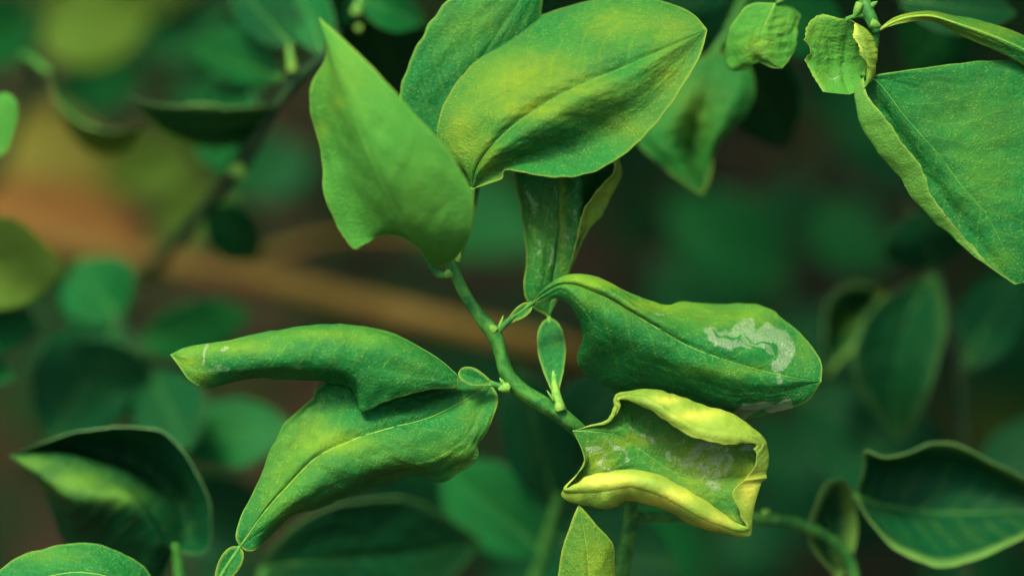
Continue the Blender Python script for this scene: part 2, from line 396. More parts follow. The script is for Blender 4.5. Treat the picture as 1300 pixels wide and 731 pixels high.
# big yellow-green leaf at the top
lf = blade('leaf', [
    [(600, 240, 0), (588, 216, 0), (566, 196, -6), (554, 173, -14), (557, 148, -16), (569, 120, -24), (592, 86, -36), (632, 50, -48), (680, 19, -56), (735, 2, -58), (790, -3, -52), (840, 3, -36), (878, 17, -14), (898, 38, 10)],
    [(600, 240, 0), (596, 215, 8), (602, 185, 10), (630, 135, 10), (680, 92, 6), (735, 65, 2), (795, 44, 0), (850, 40, 4), (898, 38, 10)],
    [(600, 240, 0), (608, 208, 12), (642, 168, 22), (690, 133, 28), (740, 107, 30), (790, 86, 28), (845, 62, 22), (898, 38, 10)],
    [(600, 240, 0), (612, 216, 14), (650, 185, 30), (700, 157, 38), (750, 130, 40), (800, 106, 36), (850, 72, 26), (898, 38, 10)],
    [(600, 240, 0), (620, 224, 6), (655, 205, 8), (706, 190, 8), (758, 172, 14), (808, 138, 28), (856, 90, 24), (898, 38, 10)],
    [(600, 240, 0), (622, 233, 6), (638, 227, 10), (642, 217, 14), (665, 221, 30), (700, 226, 30), (740, 222, 34), (785, 196, 36), (812, 174, 36), (842, 144, 34), (870, 106, 28), (890, 70, 20), (898, 38, 10)]],
    shoot, ('young', 'under', 'margin'), mid=2, ygain=.55, bulge=(6, 6, 2, 0, -4), seed=21, N=230, K=140, ribw=3.0, rib='rib_green',
    yellow=[(640, 110, 50, 45, .7), (700, 85, 60, 25, .5), (585, 170, 25, 40, .8), (690, 140, 50, 12, .7), (780, 30, 45, 25, .6), (745, 115, 60, 15, .6), (620, 200, 20, 30, .5), (850, 90, 30, 40, .6), (800, 160, 40, 25, .45), (860, 35, 40, 20, .4)],
    label='large yellow-green oval leaf at the top, facing the camera')
stalk(lf, [(580, 330, -2), (590, 300, -6), (598, 265, -5), (600, 238, 0)], [5, 4.5, 4, 4])

# dark leaf behind it
lf = blade('leaf', [
    [(582, 312, -12), (548, 250, -30), (516, 190, -48), (506, 140, -50), (513, 98, -46), (530, 60, -44), (552, 22, -44), (575, -4, -46), (620, -28, -50), (692, -48, -54)],
    [(582, 312, -12), (572, 240, -36), (576, 165, -44), (598, 100, -42), (628, 50, -42), (660, 0, -46), (692, -48, -54)],
    [(582, 312, -12), (602, 272, -40), (616, 215, -62), (650, 150, -70), (676, 90, -68), (685, 30, -62), (692, -48, -54)]],
    shoot, ('green', 'under', 'margin'), rib='rib_green', ribw=2, bulge=(4, 4), seed=31, N=180, K=90, edge=.07, yellow=[(580, 40, 30, 35, .25), (620, 20, 30, 25, .25)], label='dark green leaf with a pale rim behind the yellow-green leaf')
stalk(lf, [(574, 336, 0), (580, 322, -6), (582, 310, -12)], [5, 4, 4])

# hanging leaf behind the node, its right margin curled over
lf = blade('leaf', [
    [(697, 402, -60), (674, 388, -58), (665, 366, -58), (668, 320, -58), (663, 270, -58), (655, 222, -60), (655, 180, -65), (675, 140, -80), (720, 110, -90)],
    [(697, 402, -60), (686, 366, -50), (688, 310, -46), (684, 255, -46), (682, 205, -54), (690, 150, -75), (720, 110, -90)],
    [(697, 402, -60), (704, 350, -58), (710, 300, -54), (712, 250, -56), (714, 200, -62), (718, 150, -78), (720, 110, -90)],
    [(697, 402, -61), (718, 350, -58), (734, 300, -54), (741, 255, -54), (742, 215, -62), (736, 160, -80), (720, 110, -90)],
    [(697, 402, -62), (720, 349, -62), (739, 301, -68), (756, 258, -92), (762, 220, -100), (750, 160, -92), (720, 110, -90)],
    [(697, 402, -62), (722, 348, -62), (742, 303, -66), (766, 270, -72), (784, 236, -78), (787, 206, -82), (770, 160, -88), (720, 110, -90)],
    [(697, 402, -60), (721, 347, -56), (739, 300, -48), (752, 264, -38), (770, 234, -44), (780, 210, -54), (764, 160, -74), (720, 110, -90)]],
    shoot, ('young', 'under_yellow', 'margin'), mid=2, seed=41, N=170, K=130, relief=2.2, ygain=.6, rib='rib_green', ribw=2.6,
    yellow=[(714, 250, 5, 80, .6), (690, 300, 30, 60, .15)],
    mines=[([(672, 232), (680, 262), (674, 285), (684, 305), (678, 330), (688, 350)], 1.9, 0.51), ([(700, 230), (704, 258), (697, 285), (702, 312), (698, 335)], 1.6, 0.47), ([(736, 228), (732, 262), (724, 292), (722, 318)], 1.9, 0.51), ([(688, 226), (686, 250), (692, 272)], 1.2, 0.42), ([(724, 230), (720, 255), (726, 275)], 1.4, 0.47), ([(674, 285), (690, 275), (705, 258)], 1.0, 0.42), ([(678, 330), (694, 320), (706, 300)], 1.0, 0.42)],
    label='hanging mined leaf with its right edge curled over, behind the main stem')
o, c = petiole((706, 508, -10), (697, 404, -58), 18, lf, mats=('green', 'under', 'margin_dull'), seed=42)
stalk(lf, [(712, 522, -4), (706, 500, -12), (702, 470, -30), (699, 435, -48), (697, 402, -60)], [8, 6, 3.6, 2.8, 2.8], 'bud')

# long leaf to the right with silvery tracks
lf = blade('leaf', [
    [(676, 385, -2), (684, 373, 0), (702, 357, 2), (726, 347, 2), (760, 350, 0), (795, 366, -10), (825, 379, -24), (848, 386, -40), (868, 380, -56), (905, 383, -64), (945, 386, -64), (978, 394, -56), (1005, 413, -42), (1028, 436, -26), (1043, 460, -12), (1043, 484, -2)],
    [(676, 385, -2), (688, 370, 8), (707, 357, 14), (733, 354, 16), (772, 367, 14), (815, 391, 8), (865, 410, 0), (920, 422, -4), (985, 440, -6), (1043, 484, -2)],
    [(676, 385, -2), (692, 372, 8), (713, 361, 16), (738, 364, 18), (780, 384, 18), (830, 414, 17), (880, 442, 15), (940, 463, 12), (1000, 478, 6), (1043, 484, -2)],
    [(676, 385, -2), (694, 376, 8), (715, 368, 22), (738, 386, 28), (760, 415, 16), (805, 448, 8), (860, 474, 4), (920, 494, 0), (985, 497, 0), (1043, 484, -2)],
    [(676, 385, -2), (690, 385, 2), (706, 379, 8), (722, 386, 10), (735, 406, 0), (741, 432, -22), (735, 450, -38), (737, 467, -48), (758, 481, -58), (785, 498, -64), (830, 511, -66), (880, 526, -60), (935, 531, -46), (972, 524, -30), (1003, 517, -18), (1026, 508, -10), (1043, 484, -2)]],
    shoot, ('green', 'under', 'margin'), bulge=(4, 3, 3, 4), seed=51, N=240, K=130, ribw=2.6, rib='rib',
    yellow=[(770, 360, 50, 9, 1.0), (830, 385, 50, 12, .8), (900, 400, 70, 20, .45), (730, 352, 20, 6, .8), (745, 380, 20, 12, .35), (960, 400, 30, 14, .4), (1020, 440, 18, 25, .3), (930, 470, 60, 10, .35)],
    mines=[([(903, 420), (910, 430), (928, 431), (936, 418), (948, 416), (954, 430), (962, 436), (970, 424), (985, 424), (998, 436), (996, 452), (985, 464)], 9.5, .85), ([(903, 428), (925, 437), (948, 440)], 6, .6), ([(972, 440), (985, 462), (992, 485)], 5.5, .55), ([(905, 416), (918, 431), (938, 428), (946, 420), (955, 436), (968, 434), (982, 438), (984, 456)], 1.4, -.75), ([(950, 440), (965, 446), (978, 452)], 1.6, -.6), ([(938, 527), (955, 518), (985, 516), (1002, 514)], 7, .95), ([(835, 398), (850, 396)], 4, .5)],
    label='long drooping leaf with a silvery winding mine track near its tip')
petiole((640, 412, 2), (675, 386, -2), 8, lf, mats=('young', 'under', 'margin'), seed=52)
stalk(lf, [(630, 421, 2), (641, 411, 2), (660, 396, -1), (677, 384, -2)], [6.5, 4.5, 3, 3.4], 'stem')

# curled leaf with yellow rolled edges
lf = blade('leaf', [
    [(727, 547, -5), (748, 541, -5), (772, 535, -6), (783, 520, -6), (790, 505, 2), (822, 518, 30), (850, 538, 40), (880, 553, 42), (912, 559, 38), (940, 561, 30), (958, 565, 26), (957, 570, 28)],
    [(727, 547, -5), (748, 541, -5.4), (772, 535, -6.5), (783, 519.5, -7), (789, 503.5, -2), (826, 507, 30), (858, 524, 40), (890, 540, 40), (920, 548, 36), (947, 555, 26), (965, 564, 20), (960, 575, 26)],
    [(727, 547, -5), (748, 541, -6), (772, 535, -7), (783, 519, -8), (788, 502, -6), (838, 497, 4), (864, 504, 6), (898, 518, 6), (931, 531, 6), (957, 549, 8), (972, 566, 12), (960, 582, 27)],
    [(727, 547, -5), (750, 543, -8), (775, 540, -14), (795, 535, -22), (810, 528, -26), (838, 528, -26), (866, 538, -22), (900, 550, -14), (935, 562, -6), (962, 575, 2), (974, 590, 10), (957, 594, 27)],
    [(727, 547, -5), (752, 548, -6), (778, 552, -12), (800, 562, -16), (818, 574, -16), (838, 588, -14), (858, 600, -8), (885, 607, -2), (915, 608, 2), (945, 606, 4), (972, 606, 12), (945, 609, 28)],
    [(727, 547, -5), (736, 560, -5), (744, 578, -6), (755, 596, -6), (775, 606, -6), (800, 609, -6), (825, 615, -4), (855, 629, 0), (885, 646, 4), (918, 652, 6), (964, 625, 14), (930, 625, 30)],
    [(727, 547, -5), (741, 568, 0), (743, 587, 2), (714, 625, 6), (738, 637, 12), (768, 638, 16), (800, 629, 18), (838, 640, 20), (885, 667, 22), (945, 682, 16), (955, 662, 16), (936, 641, 30)],
    [(727, 547, -5), (740, 570, 3), (742, 590, 6), (716, 622, 14), (738, 625, 26), (768, 622, 34), (800, 616, 38), (838, 625, 42), (885, 652, 42), (935, 674, 28), (953, 668, 20), (939, 648, 30)],
    [(727, 547, -5), (739, 572, 6), (740, 592, 10), (720, 617, 18), (740, 608, 22), (768, 603, 26), (800, 601, 28), (838, 608, 30), (885, 632, 30), (928, 660, 26), (946, 668, 24), (940, 655, 30)]],
    shoot, ('young', 'under_yellow', 'margin'), mid=4, byindex=True, ygain=1.0, bulge=(2, 2, 0, 0, 0, 0, 0, 4), seed=61, edgew=.3, N=220, K=190, relief=1.3, crease=.2, ribw=2.6, rib='rib_green', nveins=8,
    allyellow=.08, yellow=[(770, 612, 40, 7, .8), (850, 632, 35, 10, .8), (910, 660, 25, 9, .7), (885, 527, 32, 7, .8), (845, 508, 20, 6, .7), (950, 622, 10, 18, .8), (895, 590, 45, 35, .45), (760, 585, 20, 20, .5), (950, 610, 15, 25, .3), (800, 560, 30, 8, .4)],  # blobs along the roll crests paint their highlights
    mines=[([(880, 590), (898, 576), (912, 592), (905, 604)], 20, .5), ([(925, 570), (928, 590), (922, 600)], 3.5, .6), ([(750, 568), (765, 580), (760, 592), (778, 598)], 4, .6), ([(765, 555), (785, 568), (795, 585)], 3, .5), ([(800, 545), (815, 552), (830, 560)], 3, .5), ([(870, 560), (850, 575), (860, 590)], 3, .45), ([(945, 568), (955, 570)], 4, .7)],
    label='tightly curled leaf with yellow rolled edges, highlights painted on their crests, and silvery mine scars')

# rolled leaf to the left
lf = blade('leaf', [
    [(583, 479, -8), (545, 472, -34), (490, 462, -54), (400, 462, -60), (300, 468, -48), (245, 462, -28), (216, 450, -4)],
    [(583, 479, -6), (560, 462, -20), (528, 442, -28), (490, 426, -32), (450, 420, -34), (400, 421, -34), (350, 427, -32), (290, 437, -24), (240, 443, -14), (216, 450, -4)],
    [(583, 479, -3), (561, 459, -6), (529, 438, -6), (490, 421, -4), (450, 415, -4), (400, 415, -4), (350, 421, -4), (290, 433, -4), (240, 440, -4), (216, 450, -4)],
    [(583, 480, 0), (560, 470, 14), (522, 453, 26), (482, 438, 28), (440, 432, 28), (400, 433, 28), (350, 437, 24), (290, 445, 18), (245, 452, 8), (216, 450, -4)],
    [(583, 480, 0), (565, 483, 16), (530, 478, 26), (492, 470, 32), (452, 464, 34), (400, 462, 34), (350, 462, 30), (295, 468, 22), (250, 470, 10), (216, 450, -4)],
    [(583, 480, 0), (578, 492, 8), (550, 494, 16), (520, 501, 20), (490, 511, 22), (461, 523, 14), (454, 506, 4), (442, 488, -12), (400, 483, -16), (350, 481, -16), (300, 485, -12), (265, 492, -4), (243, 484, 4), (228, 466, 2), (216, 450, -4)]],
    shoot, ('green', 'under', 'margin'), mid=2, bulge=(0, 0, 0, 0, 3), seed=71, N=230, K=120, ribw=2.4, rib='rib_green',
    yellow=[(300, 440, 60, 10, .7), (240, 458, 20, 15, .8), (400, 425, 60, 8, .45), (470, 430, 50, 15, .3), (520, 470, 30, 20, .15), (255, 480, 15, 10, .5)],
    mines=[([(257, 456), (261, 447), (266, 440)], 2.2, .9), ([(284, 443), (290, 438)], 1.8, .9), ([(270, 465), (290, 472)], 3, .5), ([(365, 462), (385, 460), (395, 455)], 3, .4)],
    label='long leaf rolled into a tube pointing left, with two white scars')
petiole((628, 488, 4), (582, 472, 0), 11, lf, mats=('green', 'under', 'margin'), seed=72)
stalk(lf, [(648, 493, 3), (634, 490, 3), (606, 480, -2), (583, 473, -3)], [7, 4.5, 2.6, 2.6], 'stem')

# pale leaf at the bottom
lf = blade('leaf', [
    [(754, 835, -12), (722, 800, 0), (708, 765, 2), (709, 725, 6), (717, 688, 10), (728, 655, 14), (735, 640, 14)],
    [(754, 835, -12), (752, 780, 14), (748, 730, 16), (744, 690, 16), (738, 655, 15), (735, 640, 14)],
    [(754, 835, -12), (784, 800, -6), (788, 760, -6), (780, 725, -2), (778, 692, 4), (758, 667, 12), (744, 650, 14), (735, 640, 14)]],
    shoot, ('young', 'under', 'margin'), face=1, bulge=(4, 4), seed=81, N=130, K=70, ribw=2.5, allyellow=.22, yellow=[(760, 715, 25, 30, .4)], label='pale yellow-green leaf rising from the bottom edge below the curled leaf')
stalk(lf, [(776, 850, -104), (765, 845, -40), (754, 833, -12)], [6, 5, 4])

# ================================================================== LOWER LEFT SHOOT (sharp leaf)
s2 = thing('citrus_shoot', 'short citrus shoot at the bottom carrying one broad wavy sharp leaf', 'plant shoot', P(262, 900, -40))
tube('stem', [(268, 760, -4), (262, 800, -10), (262, 900, -40)], [10, 11, 12], 'stem', s2, n=30)
lf = blade('leaf', [
    [(305, 694, 0), (299, 680, 0), (306, 655, -6), (327, 612, -12), (339, 572, -16), (352, 540, -20), (375, 522, -24), (401, 509, -28), (406, 496, -32), (430, 487, -38), (470, 489, -44), (530, 486, -46), (580, 480, -40), (606, 479, -32), (624, 487, -22)],
    [(305, 694, 0), (316, 668, 4), (347, 614, 4), (372, 570, 2), (410, 535, -4), (460, 516, -14), (520, 508, -22), (580, 492, -26), (624, 487, -22)],
    [(305, 694, 0), (331, 655, 8), (366, 615, 14), (402, 580, 16), (440, 561, 12), (490, 544, 4), (540, 531, -4), (585, 510, -14), (624, 487, -22)],
    [(305, 694, 0), (335, 672, 10), (374, 640, 16), (430, 612, 18), (490, 592, 12), (548, 582, 8), (592, 552, 0), (612, 515, -16), (624, 487, -22)],
    [(305, 694, 0), (313, 699, 2), (326, 697, 2), (345, 680, -16), (370, 656, -34), (400, 646, -48), (440, 633, -56), (480, 618, -58), (520, 608, -52), (560, 614, -32), (588, 593, -18), (606, 580, -12), (607, 565, -12), (618, 549, -10), (628, 527, -10), (632, 505, -14), (624, 487, -22)]],
    s2, ('green', 'under', 'margin'), bulge=(2, 2, 3, 3), seed=91, N=240, K=140, ribw=3.4, relief=1.5, crenate=2.2,
    yellow=[(375, 575, 45, 40, .45), (430, 562, 40, 14, .8), (350, 630, 30, 40, .35), (500, 580, 60, 25, .25), (580, 575, 30, 20, .35), (400, 540, 25, 20, .35), (600, 530, 20, 30, .3)],
    label='broad wavy green leaf with a yellow midrib under the rolled leaf')
petiole((270, 752, -2), (304, 694, 0), 14, lf, mats=('young', 'under', 'margin'), seed=92)
stalk(lf, [(266, 762, -4), (284, 725, -1), (305, 693, -1)], [6, 3.2, 3], 'rib_green')

# ================================================================== UPPER RIGHT SHOOT
s3 = thing('citrus_shoot', 'citrus shoot in the top right corner with a big folded leaf', 'plant shoot', P(1096, -120, -60))
tube('stem', [(1096, -120, -60), (1094, -50, -35), (1097, 0, -18), (1108, 28, -8), (1113, 42, -6)], [10, 9, 8, 8, 5], 'stem', s3, n=40, lump=.06)
bud(1092, 5, -10, -8, 18, 6, s3); bud(1106, 30, -4, 12, 4, 7, s3); bud(1100, 12, -14, 14, -10, 5, s3)
lf = blade('leaf', [
    [(1096, 98, 0), (1101, 121, 14), (1118, 142, 24), (1143, 175, 28), (1168, 213, 28), (1181, 248, 26), (1204, 281, 20), (1226, 306, 14), (1256, 336, 6), (1288, 361, 0)],
    [(1096, 98, 0), (1085, 119, 6), (1098, 167, 8), (1133, 218, 8), (1163, 263, 8), (1203, 299, 8), (1232, 322, 6), (1258, 340, 3), (1288, 361, 0)],
    [(1096, 98, 0), (1108, 125, -10), (1133, 165, -14), (1163, 210, -14), (1190, 245, -10), (1215, 278, -6), (1240, 307, -2), (1265, 337, 0), (1288, 361, 0)],
    [(1096, 98, 0), (1115, 105, -2), (1150, 150, 0), (1190, 195, 4), (1220, 235, 6), (1250, 270, 7), (1272, 310, 6), (1283, 340, 3), (1288, 361, 0)],
    [(1096, 98, 0), (1150, 108, -10), (1220, 150, -14), (1280, 200, -14), (1330, 260, -12), (1340, 320, -8), (1310, 352, -4), (1288, 361, 0)],
    [(1096, 98, 0), (1125, 93, -6), (1180, 85, -16), (1250, 78, -26), (1310, 80, -32), (1370, 120, -34), (1410, 200, -30), (1400, 290, -20), (1350, 345, -8), (1288, 361, 0)]],
    s3, ('green', 'under', 'margin'), mid=3, bulge=(0, 0, 0, 2, 4), seed=101, N=210, K=130, ribw=2.4, rib='rib_green',
    yellow=[(1240, 150, 70, 50, .2), (1250, 230, 40, 40, .25), (1270, 330, 20, 20, .3)], label='big flat green leaf with its left edge folded over')
stalk(lf, [(1112, 36, -8), (1110, 60, -14), (1102, 82, -10), (1096, 98, 0)], [6, 5, 4.5, 4.5])
lf = blade('leaf', [
    [(1068, 24, -5), (1044, 19, 0), (1027, 32, 2), (1019, 52, 4), (1026, 65, 4), (1021, 78, 6), (1032, 97, 8), (1045, 117, 12)],
    [(1070, 24, -5), (1056, 35, -6), (1049, 52, -10), (1050, 75, -10), (1052, 97, -4), (1062, 119, 10)],
    [(1074, 25, -5), (1076, 40, -14), (1074, 60, -20), (1072, 82, -20), (1072, 102, -10), (1078, 120, 8)],
    [(1080, 26, -5), (1092, 42, -16), (1094, 62, -24), (1095, 82, -24), (1093, 100, -12), (1092, 115, 8)],
    [(1084, 28, -3), (1103, 40, 0), (1112, 63, 2), (1111, 85, 4), (1107, 100, 6), (1099, 110, 12)],
    [(1085, 30, 0), (1095, 43, 16), (1100, 60, 20), (1102, 78, 20), (1105, 92, 16), (1100, 106, 14)],
    [(1084, 32, 2), (1085, 45, 18), (1090, 58, 20), (1094, 67, 18), (1099, 72, 12), (1101, 80, 8)]],
    s3, ('dull', 'under_yellow', 'margin'), mid=2, seed=111, N=130, K=140, relief=.9, crenate=1.3, allyellow=.03, ribw=2, rib='rib_green', edge=.1, yellow=[(1035, 40, 20, 20, .3), (1040, 100, 15, 15, .3)], mines=[([(1050, 100), (1065, 92), (1078, 76)], 2, .5)],
    label='small cup-shaped curled leaf with a rolled yellow-green edge')
stalk(lf, [(1104, 22, -14), (1090, 20, -12), (1074, 25, -6)], [4, 3.5, 3])
lf = blade('leaf', [
    [(985, 4, -60), (952, 6, -66), (932, 30, -74), (920, 62, -82), (924, 88, -80), (944, 90, -74), (960, 79, -62), (980, 86, -54), (993, 87, -52)],
    [(985, 4, -60), (974, 25, -52), (967, 45, -46), (970, 65, -46), (982, 80, -50), (993, 87, -52)],
    [(985, 4, -60), (1005, 9, -68), (1015, 20, -72), (1009, 40, -70), (1011, 60, -64), (1002, 76, -56), (993, 87, -52)]],
    s3, ('dull', 'under', 'margin_dull'), seed=121, N=90, K=50, ribw=2, relief=1.5, crenate=1.6, allyellow=.0, yellow=[(962, 60, 18, 18, .7), (990, 30, 15, 15, .3)], mines=[([(955, 62), (968, 68)], 8, .5)], label='small puckered light green leaf, slightly blurred')
stalk(lf, [(1096, -8, -20), (1050, -14, -40), (1010, -8, -55), (985, 5, -60)], [4, 3.5, 3, 3])
lf = blade('leaf', [
    [(1112, 40, -5), (1138, 21, -8), (1178, 14, -18), (1210, 20, -26), (1245, 28, -32), (1300, 47, -38), (1350, 75, -40), (1400, 122, -36)],
    [(1112, 40, -5), (1142, 25, 0), (1178, 20, 2), (1212, 29, 4), (1250, 42, 2), (1300, 63, -4), (1350, 95, -16), (1400, 122, -36)],
    [(1112, 40, -5), (1144, 30, 0), (1182, 27, -6), (1214, 42, -8), (1258, 62, -10), (1300, 84, -14), (1350, 116, -24), (1400, 122, -36)]],
    s3, ('young', 'under', 'margin'), seed=131, N=130, K=50, ribw=4, yellow=[(1160, 22, 40, 8, .9), (1250, 40, 60, 15, .4)], label='narrow arching leaf running out of the right edge')

# leaf seen small at the right of the big one, behind
def simple(parent, base, tip, wpx, mats, tilt=0.0, cup=10, arch=10, sway=0, N=40, K=18, seed=1, rib='rib_green', name='leaf', label=None, fold=0, yellow=(), edgew=.25, **kw):
    """an ordinary oval citrus leaf: base, tip (x, y, nearness), half-width; tilt leans one margin towards the camera"""
    a, b = np.array(base, float), np.array(tip, float); ax = b - a
    L = np.hypot(ax[0], ax[1]) + 1e-6; pn = np.array([-ax[1] / L, ax[0] / L, 0])
    prof = [(0, .04), (.08, .38), (.2, .72), (.35, .95), (.5, 1.0), (.65, .93), (.8, .68), (.91, .36), (1, .02)]
    mid = [a + ax * s + pn * sway * math.sin(math.pi * s) + np.array([0, 0, arch * math.sin(math.pi * s)]) for s, _ in prof]
    l, r = [], []
    for (s, w_), m in zip(prof, mid):
        l.append(m + pn * wpx * w_ * (1 - .0) + np.array([0, 0, wpx * w_ * tilt + cup * w_]))
        r.append(m - pn * wpx * w_ * (1 - fold) + np.array([0, 0, -wpx * w_ * tilt + cup * w_]))
    return blade(name, [l, mid, r], parent, mats, N=N, K=K, seed=seed, rib=rib, label=label, yellow=yellow, edgew=edgew, **kw)

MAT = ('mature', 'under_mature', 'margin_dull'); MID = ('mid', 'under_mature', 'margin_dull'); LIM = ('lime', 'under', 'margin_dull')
YEL = ('yellowed', 'under_yellow', 'margin'); DED = ('dead', 'dead', 'dead')
def wire(parent, path, r, mat='stem', n=24): return tube('petiole_rib', path, r, mat, parent, seg=8, n=n)

# ------------------------------------------------------------------ lower left: dark leaf, the light on its fold painted in
s4 = thing('citrus_shoot', 'blurred citrus shoot at lower left whose dark leaf has a fold with light painted on in green', 'plant shoot', P(240, 980, -260))
tube('stem', [(222, 690, -226), (228, 735, -232), (236, 800, -240), (240, 980, -260)], [5, 8, 10, 12], 'stem', s4, n=30)
lf = blade('leaf', [
    [(222, 700, -226), (262, 700, -220), (268, 655, -205), (256, 608, -190), (222, 564, -180), (185, 546, -176), (137, 541, -178), (74, 553, -190), (12, 578, -210)],
    [(222, 700, -226), (240, 680, -262), (228, 635, -280), (184, 592, -282), (132, 572, -270), (70, 564, -244), (12, 578, -210)],
    [(222, 700, -226), (212, 690, -216), (198, 658, -212), (167, 620, -208), (133, 598, -204), (93, 583, -204), (50, 577, -206), (12, 578, -210)],
    [(222, 700, -226), (202, 690, -200), (180, 660, -186), (150, 642, -174), (113, 640, -170), (82, 632, -174), (46, 603, -188), (12, 578, -210)],
    [(222, 700, -226), (190, 745, -250), (130, 745, -290), (88, 695, -310), (54, 622, -280), (30, 597, -235), (12, 578, -210)]],
    s4, ('mature', 'mature', 'margin_dull'), mid=2, seed=141, N=80, K=60, rib=None, crease=.7, ygain=.45, yellow=[(95, 612, 40, 18, 1.0), (150, 630, 30, 12, .9), (40, 588, 30, 10, .8)], label='dark leaf with a folded back, the light on it painted in green')  # yellow blobs paint the light that falls on the fold
lf = blade('leaf', [
    [(215, 790, -60), (192, 730, -50), (170, 708, -46), (140, 694, -44), (112, 689, -42), (75, 692, -40), (55, 699, -38), (30, 703, -34), (0, 722, -28), (-50, 775, -20)],
    [(215, 790, -60), (150, 738, -14), (100, 726, -8), (50, 734, -8), (0, 752, -12), (-50, 775, -20)],
    [(215, 790, -60), (150, 800, 0), (90, 805, 6), (30, 800, 4), (-10, 790, -6), (-50, 775, -20)]],
    s4, ('green', 'under', 'margin_dull'), seed=151, N=120, K=60, yellow=[(60, 705, 50, 12, .3)], label='sharp green leaf at the bottom left corner')
wire(lf, [(238, 860, -248), (230, 820, -150), (215, 790, -60)], [7, 6, 5])

# ------------------------------------------------------------------ lower right: dark bowl-shaped leaf with a pale rim
s5 = thing('citrus_shoot', 'blurred citrus shoot at lower right with a dark bowl-shaped leaf with a pale rim', 'plant shoot', P(800, 658, -78))
tube('stem', [(798, 655, -80), (860, 656, -110), (940, 656, -150), (1010, 664, -190), (1060, 690, -215), (1085, 740, -230), (1090, 900, -240)], [6, 7, 8, 8, 8, 9, 11], 'stem', s5, n=60)
bud(968, 652, -160, 10, -4, 6, s5)
RIM = dict(edge=.34, edgew=1.0)
lf = blade('leaf', [
    [(1085, 628, -212), (1097, 592, -196), (1099, 573, -180), (1122, 579, -178), (1150, 574, -192), (1184, 560, -214), (1225, 565, -222), (1266, 588, -222), (1300, 606, -220), (1350, 630, -215), (1400, 652, -210)],
    [(1085, 628, -212), (1112, 606, -255), (1150, 592, -275), (1210, 598, -280), (1290, 625, -262), (1400, 652, -210)],
    [(1085, 628, -212), (1125, 642, -262), (1200, 650, -275), (1300, 649, -256), (1400, 652, -210)],
    [(1085, 628, -212), (1115, 660, -236), (1180, 690, -228), (1250, 685, -228), (1320, 670, -220), (1400, 652, -210)],
    [(1085, 628, -212), (1091, 640, -204), (1107, 665, -192), (1143, 701, -184), (1190, 722, -184), (1231, 714, -190), (1266, 701, -198), (1300, 685, -204), (1350, 668, -208), (1400, 652, -210)]],
    s5, ('mature', 'under_mature', 'margin_dull'), mid=2, seed=161, N=110, K=70, relief=.7, ribw=4, rib='rib_green', label='dark bowl-shaped leaf with a pale raised rim', **RIM)
lf = blade('leaf', [
    [(1066, 740, -225), (1035, 695, -216), (1029, 652, -214), (1046, 614, -210), (1072, 608, -206)],
    [(1066, 740, -228), (1052, 690, -262), (1050, 650, -262), (1062, 622, -240), (1072, 608, -206)],
    [(1066, 740, -225), (1085, 695, -246), (1088, 655, -246), (1084, 628, -226), (1072, 608, -206)]],
    s5, MAT, seed=171, N=60, K=40, label='narrow cupped dark leaf with a pale arched rim', **RIM)

# ------------------------------------------------------------------ right: curled dark leaves, softer
s6 = thing('citrus_shoot', 'soft-focus dark citrus shoot at the right with looped and drooping leaves', 'plant shoot', P(1230, 900, -650))
tube('stem', [(1150, 262, -550), (1185, 340, -565), (1215, 450, -580), (1222, 560, -600), (1226, 700, -620), (1230, 900, -650)], [5, 7, 8, 9, 10, 11], 'twig', s6, n=50)
lf = blade('leaf', [
    [(1122, 372, -558), (1110, 362, -542), (1078, 362, -520), (1052, 380, -515), (1043, 410, -515), (1046, 445, -520), (1050, 480, -530)],
    [(1122, 372, -558), (1090, 392, -580), (1070, 410, -585), (1058, 435, -570), (1050, 480, -530)],
    [(1122, 372, -558), (1122, 395, -546), (1112, 418, -532), (1088, 440, -522), (1065, 462, -522), (1050, 480, -530)]],
    s6, MAT, seed=181, N=60, K=40, label='looped dark leaf with a pale rim', yellow=[(1080, 410, 25, 15, .5)], **RIM)
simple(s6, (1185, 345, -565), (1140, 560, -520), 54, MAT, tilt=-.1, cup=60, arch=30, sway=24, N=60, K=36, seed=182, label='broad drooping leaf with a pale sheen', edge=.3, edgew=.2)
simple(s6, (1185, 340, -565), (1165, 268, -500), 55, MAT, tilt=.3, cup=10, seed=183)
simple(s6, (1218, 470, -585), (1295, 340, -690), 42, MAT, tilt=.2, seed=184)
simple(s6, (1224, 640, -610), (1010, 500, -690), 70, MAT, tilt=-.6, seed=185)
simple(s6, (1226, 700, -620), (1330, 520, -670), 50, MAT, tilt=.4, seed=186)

# ------------------------------------------------------------------ behind the big leaf: puckered light leaf
s7 = thing('citrus_shoot', 'soft-focus citrus shoot behind the big top leaf with a puckered bright leaf hanging down', 'plant shoot', P(960, -140, -420))
tube('stem', [(905, 70, -300), (930, 30, -320), (950, -30, -360), (960, -140, -420)], [6, 7, 8, 9], 'stem', s7, n=30)
blade('leaf', [
    [(908, 62, -300), (855, 95, -300), (818, 145, -285), (811, 182, -275), (848, 218, -268), (878, 240, -268), (892, 247, -268)],
    [(908, 62, -300), (868, 130, -270), (850, 175, -262), (868, 215, -268), (892, 247, -268)],
    [(908, 62, -300), (898, 110, -280), (886, 150, -290), (880, 195, -310), (884, 225, -292), (892, 247, -268)],
    [(908, 62, -300), (930, 110, -270), (912, 160, -256), (896, 200, -262), (894, 230, -266), (892, 247, -268)],
    [(908, 62, -300), (952, 88, -290), (952, 122, -285), (932, 165, -280), (908, 194, -272), (902, 225, -266), (892, 247, -268)]],
    s7, ('young', 'under', 'margin_dull'), mid=2, seed=191, N=70, K=60, rib=None, relief=1.2, yellow=[(880, 140, 30, 40, .3)], label='puckered bright leaf hanging beside the top leaf')
simple(s7, (945, -10, -350), (1080, 60, -420), 46, MID, tilt=.4, seed=192)
